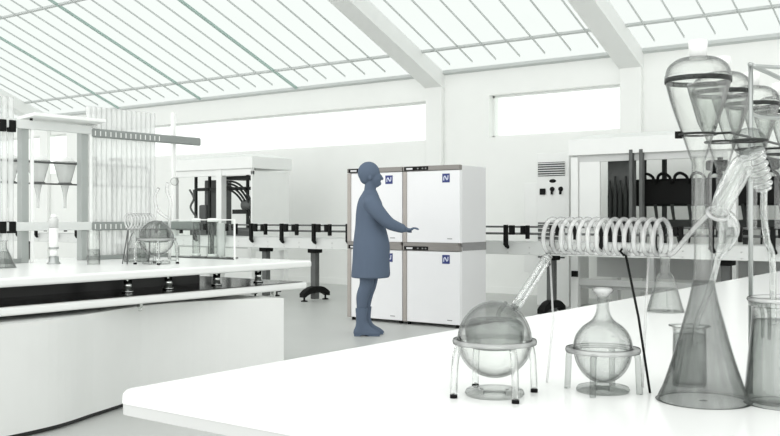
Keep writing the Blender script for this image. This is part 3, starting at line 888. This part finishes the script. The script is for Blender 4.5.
def dome_flask(label, loc_, rz, k=1.0, feet=True):
    t = thing('dome_flask', label, 'flask', loc_, rz)
    R = .066 * k; zc = .095 * k
    dome = [(R * math.sin(a), zc + (.072 * k) * math.cos(a)) for a in [PI / 2 * (1 - i / 14) for i in range(15)]]
    dome[-1] = (0, zc + .072 * k)
    MB().lathe(dome + [(max(r_ - .0025, 0), z - .0025) for r_, z in dome[::-1]], 48).build('dome', 'greyglass', t)
    low = [(R * math.cos(a), zc - .064 * k * math.sin(a)) for a in [PI / 2 * i / 14 for i in range(15)]]
    low[-1] = (0, zc - .064 * k)
    MB().lathe(low + [(max(r_ - .0025, 0), z + .0025) for r_, z in low[::-1]], 48).build('bowl', 'glass', t)
    MB().lathe([(R * .98, zc - .004 * k), (.0735 * k, zc - .004 * k), (.0745 * k, zc), (.0735 * k, zc + .004 * k), (R * .98, zc + .004 * k)], 48, closed=True).build('flange', 'coilglass', t)
    MB().lathe(wall_profile(smooth_profile([(.02 * k, zc - .012 * k), (.045 * k, zc - .01 * k), (.052 * k, zc + .012 * k), (.05 * k, zc + .030 * k), (.038 * k, zc + .040 * k), (.02 * k, zc + .036 * k)], 4), .002), 40).build('refraction_bell', 'smoke', t)  # grey bell added in place of the table refracted in the dome
    MB().lathe([(.02 * k, 0), (.05 * k, 0), (.053 * k, .004 * k), (.05 * k, .010 * k), (.03 * k, .013 * k), (.02 * k, .010 * k)], 40, closed=True).build('base_ring', 'greyglass', t)
    m = MB(); m.sweep(smooth_profile([(.010 * k, -.03 * k, zc + .035 * k), (.004 * k, -.02 * k, zc + .05 * k), (.02 * k, .0, zc + .068 * k)], 4), .004 * k, 8); m.build('stirrer', 'smoke', t)
    for j in range(4):
        a = math.radians(20 + 90 * j); ca, sa = math.cos(a), math.sin(a)
        q = smooth_profile([(.068 * k, zc - .004 * k), (.074 * k, zc - .02 * k), (.077 * k, .05 * k), (.079 * k, .004 * k)], 4)
        lg = MB().sweep([(r_ * ca, r_ * sa, z) for r_, z in q], [.0062 * k] * len(q), 12).build('leg', 'clearrod', t)
        if feet:
            MB().lathe([(0, 0), (.0066 * k, 0), (.0066 * k, .006 * k), (0, .006 * k)], 14, (.079 * k * ca, .079 * k * sa, 0)).build('rubber_foot', 'rubber', lg)
    return t

AZ = YAW  # thing frames turned so their x axis runs across the view
dome_flask('round domed glass flask on four legs with black rubber feet, on the near bench', (-.832, 1.432, T), AZ)

def round_flask(label, loc_, rz):
    t = thing('round_flask', label, 'flask', loc_, rz)
    zc = .075
    up = smooth_profile([(.052, zc), (.053, zc + .008), (.048, zc + .026), (.036, zc + .042), (.020, zc + .054), (.0125, zc + .068), (.0105, zc + .085), (.0100, zc + .098)], 5)
    MB().lathe(wall_profile(up, .002), 44).build('bell', 'greyglass', t)
    MB().lathe(wall_profile([(.0102, zc + .096), (.012, zc + .100), (.0165, zc + .104), (.019, zc + .108), (.0165, zc + .112)], .002), 32).build('lip', 'coilglass', t)
    low = [(.052 * math.cos(a), zc - .060 * math.sin(a)) for a in [PI / 2 * i / 14 for i in range(15)]]
    low[-1] = (0, zc - .060)
    MB().lathe(low + [(max(r_ - .0025, 0), z + .0025) for r_, z in low[::-1]], 44).build('bowl', 'greyglass', t)
    MB().lathe([(.051, zc - .004), (.066, zc - .004), (.067, zc), (.066, zc + .004), (.051, zc + .004)], 44, closed=True).build('flange', 'coilglass', t)
    MB().lathe([(.012, 0), (.046, 0), (.048, .004), (.045, .009), (.022, .014), (.012, .010)], 40, closed=True).build('base_ring', 'smoke', t)
    for j in range(4):
        a = math.radians(-28 + 90 * j); ca, sa = math.cos(a), math.sin(a)
        q = smooth_profile([(.059, zc - .002), (.063, zc - .012), (.064, .04), (.066, .0)], 4)
        MB().sweep([(r_ * ca, r_ * sa, z) for r_, z in q], [.0058] * len(q), 12).build('leg', 'smoke', t)
    return t
round_flask('small long-necked round flask on four glass legs, beside the dark support rod', (-.693, 1.58, T), AZ)

# ---- near coil with its three support legs and both tube ends
def rel(p, o): return (p[0] - o[0], p[1] - o[1], p[2] - o[2])
cl = (-.705, 1.62, T)
A = lambda *p: rel(p, cl)
coil('horizontal glass coil condenser of many loops, held by thin rods above the near bench', (0, 0, 1.1145 - T), .232, .0318, .0043, 13,
     [('support_leg', 'black', [A(-.666, 1.616, 1.088), A(-.640, 1.615, .97), A(-.618, 1.614, T)], .0024),
      ('support_leg', 'coilglass', [A(-.626, 1.628, 1.086), A(-.650, 1.66, T)], .0022),
      ('support_leg', 'coilglass', [A(-.815, 1.612, 1.08), A(-.812, 1.62, .95), A(-.815, 1.60, T)], .0022),
      ('hook', 'black', [A(-.666, 1.610, 1.094), A(-.660, 1.612, 1.084), A(-.668, 1.616, 1.080), A(-.674, 1.614, 1.088), A(-.666, 1.610, 1.094)], .0024)],
     [('drain_sleeve', 'clearrod', [A(-.815, 1.60, 1.072), A(-.812, 1.54, 1.035), A(-.808, 1.468, .992)], .0095),
      ('drain_tube', 'smoke', [A(-.815, 1.612, 1.083), A(-.812, 1.54, 1.036), A(-.808, 1.462, .988)], .004),
      ('joint', 'coilglass', [A(-.813, 1.606, 1.076), A(-.814, 1.600, 1.071), A(-.815, 1.594, 1.067)], [.007] * 12 + [.0125]),
      ('vapour_tube', 'coilglass', [A(-.586, 1.62, 1.083), A(-.572, 1.612, 1.090), A(-.53, 1.573, 1.125), A(-.487, 1.537, 1.158)], .0045)],
     loc_=cl)

# ---- the tall flask with the big funnel standing in it, the rest of the funnel row and its rack
FK = (-.519, 1.602)
conical('tall slender-necked conical flask of grey glass, with the big funnel in its mouth', FK[0], FK[1], .0755, .418, .0165, 0, 'tall_conical_flask', gm='flaskglass', tall=True)
t = thing('funnel_rack', 'steel rod rack holding the row of big funnels over the near bench', 'rack', (-.475, 1.9, T))
def Q(name, m, pts, r): return at0(MB().sweep(pts, r, 10).build(name, m, t), t)
PX = -.472
Q('post', 'steel', [(PX, 1.717, T), (PX, 1.717, 1.425)], .0042)
Q('post', 'steel', [(PX, 2.40, T), (PX, 2.40, 1.425)], .0042)
Q('top_bar', 'steel', [(PX, 1.712, 1.422), (PX, 2.40, 1.422)], .0042)
Q('cross_bar', 'steel', smooth_profile([(PX, 1.717, 1.335), (PX, 1.80, 1.335), (PX + .03, 1.86, 1.34), (PX + .06, 1.86, 1.36), (PX + .06, 1.83, 1.422)], 5), .0035)
Q('arm', 'steel', smooth_profile([(PX, 1.72, 1.42), (PX + .03, 1.76, 1.42), (PX + .06, 1.83, 1.42), (PX + .06, 2.3, 1.42)], 4), .0035)
Q('long_rod', 'darkgrey', [(PX, 1.60, 1.292), (PX, 2.40, 1.292)], .0024)
Q('long_rod', 'darkgrey', [(PX, 1.717, 1.262), (PX, 2.40, 1.262)], .0020)
NF = [(-.527, 1.598, 'clear funnel with white stopper standing in the mouth of the tall conical flask'),
      (-.545, 1.79, 'clear stoppered funnel, second of the row, partly hidden by the big front funnel'),
      (-.553, 2.02, 'clear stoppered funnel behind the upright rack post, third of the row'),
      (-.548, 2.22, 'clear stoppered funnel at the far end of the rack, fourth of the row')]
fp = None
for i, (x, y, lab) in enumerate(NF):
    if fp is None:
        fp = o = thing('separating_funnel', '', 'funnel', group='big funnels over the near bench')
        funnel_parts(o, 1.0, .055)
    else: o = copy_tree(fp)
    o.location = (x, y, 1.293); o['label'] = lab
    at0(MB().ring((x, y, 1.292), .0305, .002, 36, 8).sweep([(x + .0305, y, 1.292), (PX, y, 1.292)], .002, 8).build('holding_ring', 'dark', t), t)
    if i == 0:
        at0(MB().box(x - .036, x - .026, y - .012, y - .002, 1.286, 1.298).build('ring_clamp', 'black', t), t)

# ---- receiver jar, back flask, wide beaker
jar('grey-glass lipped jar standing behind the tall conical flask', -.588, 1.735, .031, .112, .85, gm='greyglass', lip=.22)
conical('small grey-filled conical flask further back on the near bench', -1.108, 3.03, .060, .185, .016, .45, gm='glass')
t = thing('wide_beaker', 'wide grey-glass beaker with a flanged mouth at the right picture edge', 'beaker', (-.400, 1.655, T))
MB().lathe(wall_profile(smooth_profile([(0, 0), (.060, 0), (.064, .006), (.060, .06), (.054, .12), (.052, .160), (.057, .166), (.058, .176)], 5), .002), 48).build('wall', 'greyglass', t)
MB().lathe([(0, .004), (.058, .004), (.061, .008), (.0575, .06), (.0515, .12), (.051, .14), (0, .14)], 48).build('contents', 'smoke', t)
MB().ring((0, 0, .176), .056, .004, 48, 8).build('lip', 'coilglass', t)
m = MB()
for a in (2.6, 3.4, 4.2):
    m.sweep(smooth_profile([(.050 * math.cos(a), .050 * math.sin(a), .17), (.040 * math.cos(a), .040 * math.sin(a), .166), (.034 * math.cos(a), .034 * math.sin(a), .15), (.034 * math.cos(a), .034 * math.sin(a), .11)], 4), .003, 8)
m.build('hook', 'smoke', t)

# ---- still head joining coil, funnel row and receiver
t = thing('still_head', 'clear still head with round bulb, bellows neck and slanting sleeve, right of the tall flask', 'glassware', (-.45, 1.5, T))
o_ = Vector(t.location)
def H(name, m, pts, r, n=6, seg=18): 
    if n: 
        q = smooth_profile([tuple(Vector(p) - o_) + ((r[i] if isinstance(r, list) else r),) for i, p in enumerate(pts)], n)
        return MB().sweep([a[:3] for a in q], [a[3] for a in q], seg).build(name, m, t)
def spt(px, py, d):
    c_, s_ = math.cos(YAW), math.sin(YAW); u = (px - 390) / 930
    return ((-s_ + c_ * u) * d, (c_ + s_ * u) * d, 1.15 + (217 - py) * d / 930)
B0 = Vector(spt(749, 142, 1.45))
MB().ball(B0 - o_, .0262, .0262, .0225).build('bulb', 'smoke', t)
MB().ring(B0 - o_ + Vector((0, 0, .002)), .0262, .002, 36, 8).build('bulb_seam', 'dark', t)
bp = []; N = 42
for i in range(N + 1):
    u = i / N
    p = Vector(spt(751 + 16 * u - 3 * u * u, 152 + 37 * u, 1.45 + .02 * u))
    bp.append(tuple(p - o_) + (.0185 - .006 * u + .0026 * math.sin(u * 2 * PI * 6),))
MB().sweep([a[:3] for a in bp], [a[3] for a in bp], 20).build('bellows', 'clearrod', t)
H('outlet_tube', 'clearrod', [spt(764, 188, 1.47), spt(764, 215, 1.50), spt(767, 240, 1.54), spt(772, 256, 1.58), spt(773, 296, 1.60), spt(773, 325, 1.60)], .0055)
H('sleeve', 'clearrod', [spt(750, 158, 1.452), spt(744, 164, 1.455), spt(735, 178, 1.465), spt(726, 195, 1.48), spt(719, 212, 1.50)], [.010, .0175, .0185, .0172, .0145])
H('inner_tube', 'clearrod', [spt(749, 156, 1.452), spt(740, 170, 1.46), spt(719, 210, 1.50)], .0065)
c0 = Vector(spt(717.5, 214, 1.503)); ax = (Vector(spt(719, 212, 1.50)) - Vector(spt(726, 195, 1.48))).normalized()
rot = ax.to_track_quat('Z', 'Y').to_matrix().to_4x4()
MB().ring(c0 - o_, .0165, .0035, 32, 10, rot).build('flange', 'coilglass', t)
H('lower_bulb', 'clearrod', [spt(722, 212, 1.51), spt(727, 219, 1.53), spt(729, 230, 1.555), spt(725, 244, 1.585), spt(719, 256, 1.61)], [.007, .0145, .0175, .0135, .006])
H('receiver_tube', 'clearrod', [spt(719, 254, 1.61), spt(714, 275, 1.66), spt(706, 300, 1.71), spt(697, 322, 1.73), spt(694, 350, 1.735)], .0055)

# ---- small set on the left bench: coil seen end on, dome flask and conical flask
dome_flask('miniature-looking domed flask on legs among the crowded glassware of the left bench', (-4.98, 4.08, T), AZ, 1.0 * 1.75, feet=True)
cl2 = (-5.12, 4.05, T)
coil('far glass coil on thin legs beside the domed flask of the left bench', (0, 0, .285), .2, .05, .007, 8,
     [('support_leg', 'darkgrey', [(-.09, 0, .235), (-.12, -.03, 0)], .004), ('support_leg', 'darkgrey', [(.09, 0, .235), (.10, .03, 0)], .004), ('support_leg', 'darkgrey', [(-.09, 0, .235), (-.10, .05, 0)], .004)], 
     [('vapour_tube', 'coilglass', [(.1, 0, .235), (.14, .02, .27), (.17, .05, .32), (.19, .06, .40)], .009)], rz=AZ + .9, loc_=cl2)
conical('grey conical flask behind the far coil on the left bench', -5.34, 4.20, .085, .30, .022, .4, 'conical_flask')
t = thing('still_head', 'upright twisting glass tubes rising behind the domed flask on the left bench', 'glassware', (-5.25, 4.42, T))
MB().lathe([(0, 0), (.05, 0), (.05, .008), (.012, .012), (.010, .02), (0, .02)], 24).build('base', 'greyglass', t)
MB().sweep(smooth_profile([(0, 0, .012), (0, 0, .3), (.01, 0, .42), (-.03, 0, .5), (-.02, 0, .56)], 5), .012, 12).build('riser', 'coilglass', t)
MB().sweep(smooth_profile([(0, 0, .3), (-.08, -.04, .36), (-.10, -.05, .46), (-.06, -.05, .52)], 5), .011, 12).build('side_arm', 'coilglass', t)
MB().ball((.03, .02, .57), .03).build('bulb', 'greyglass', t)
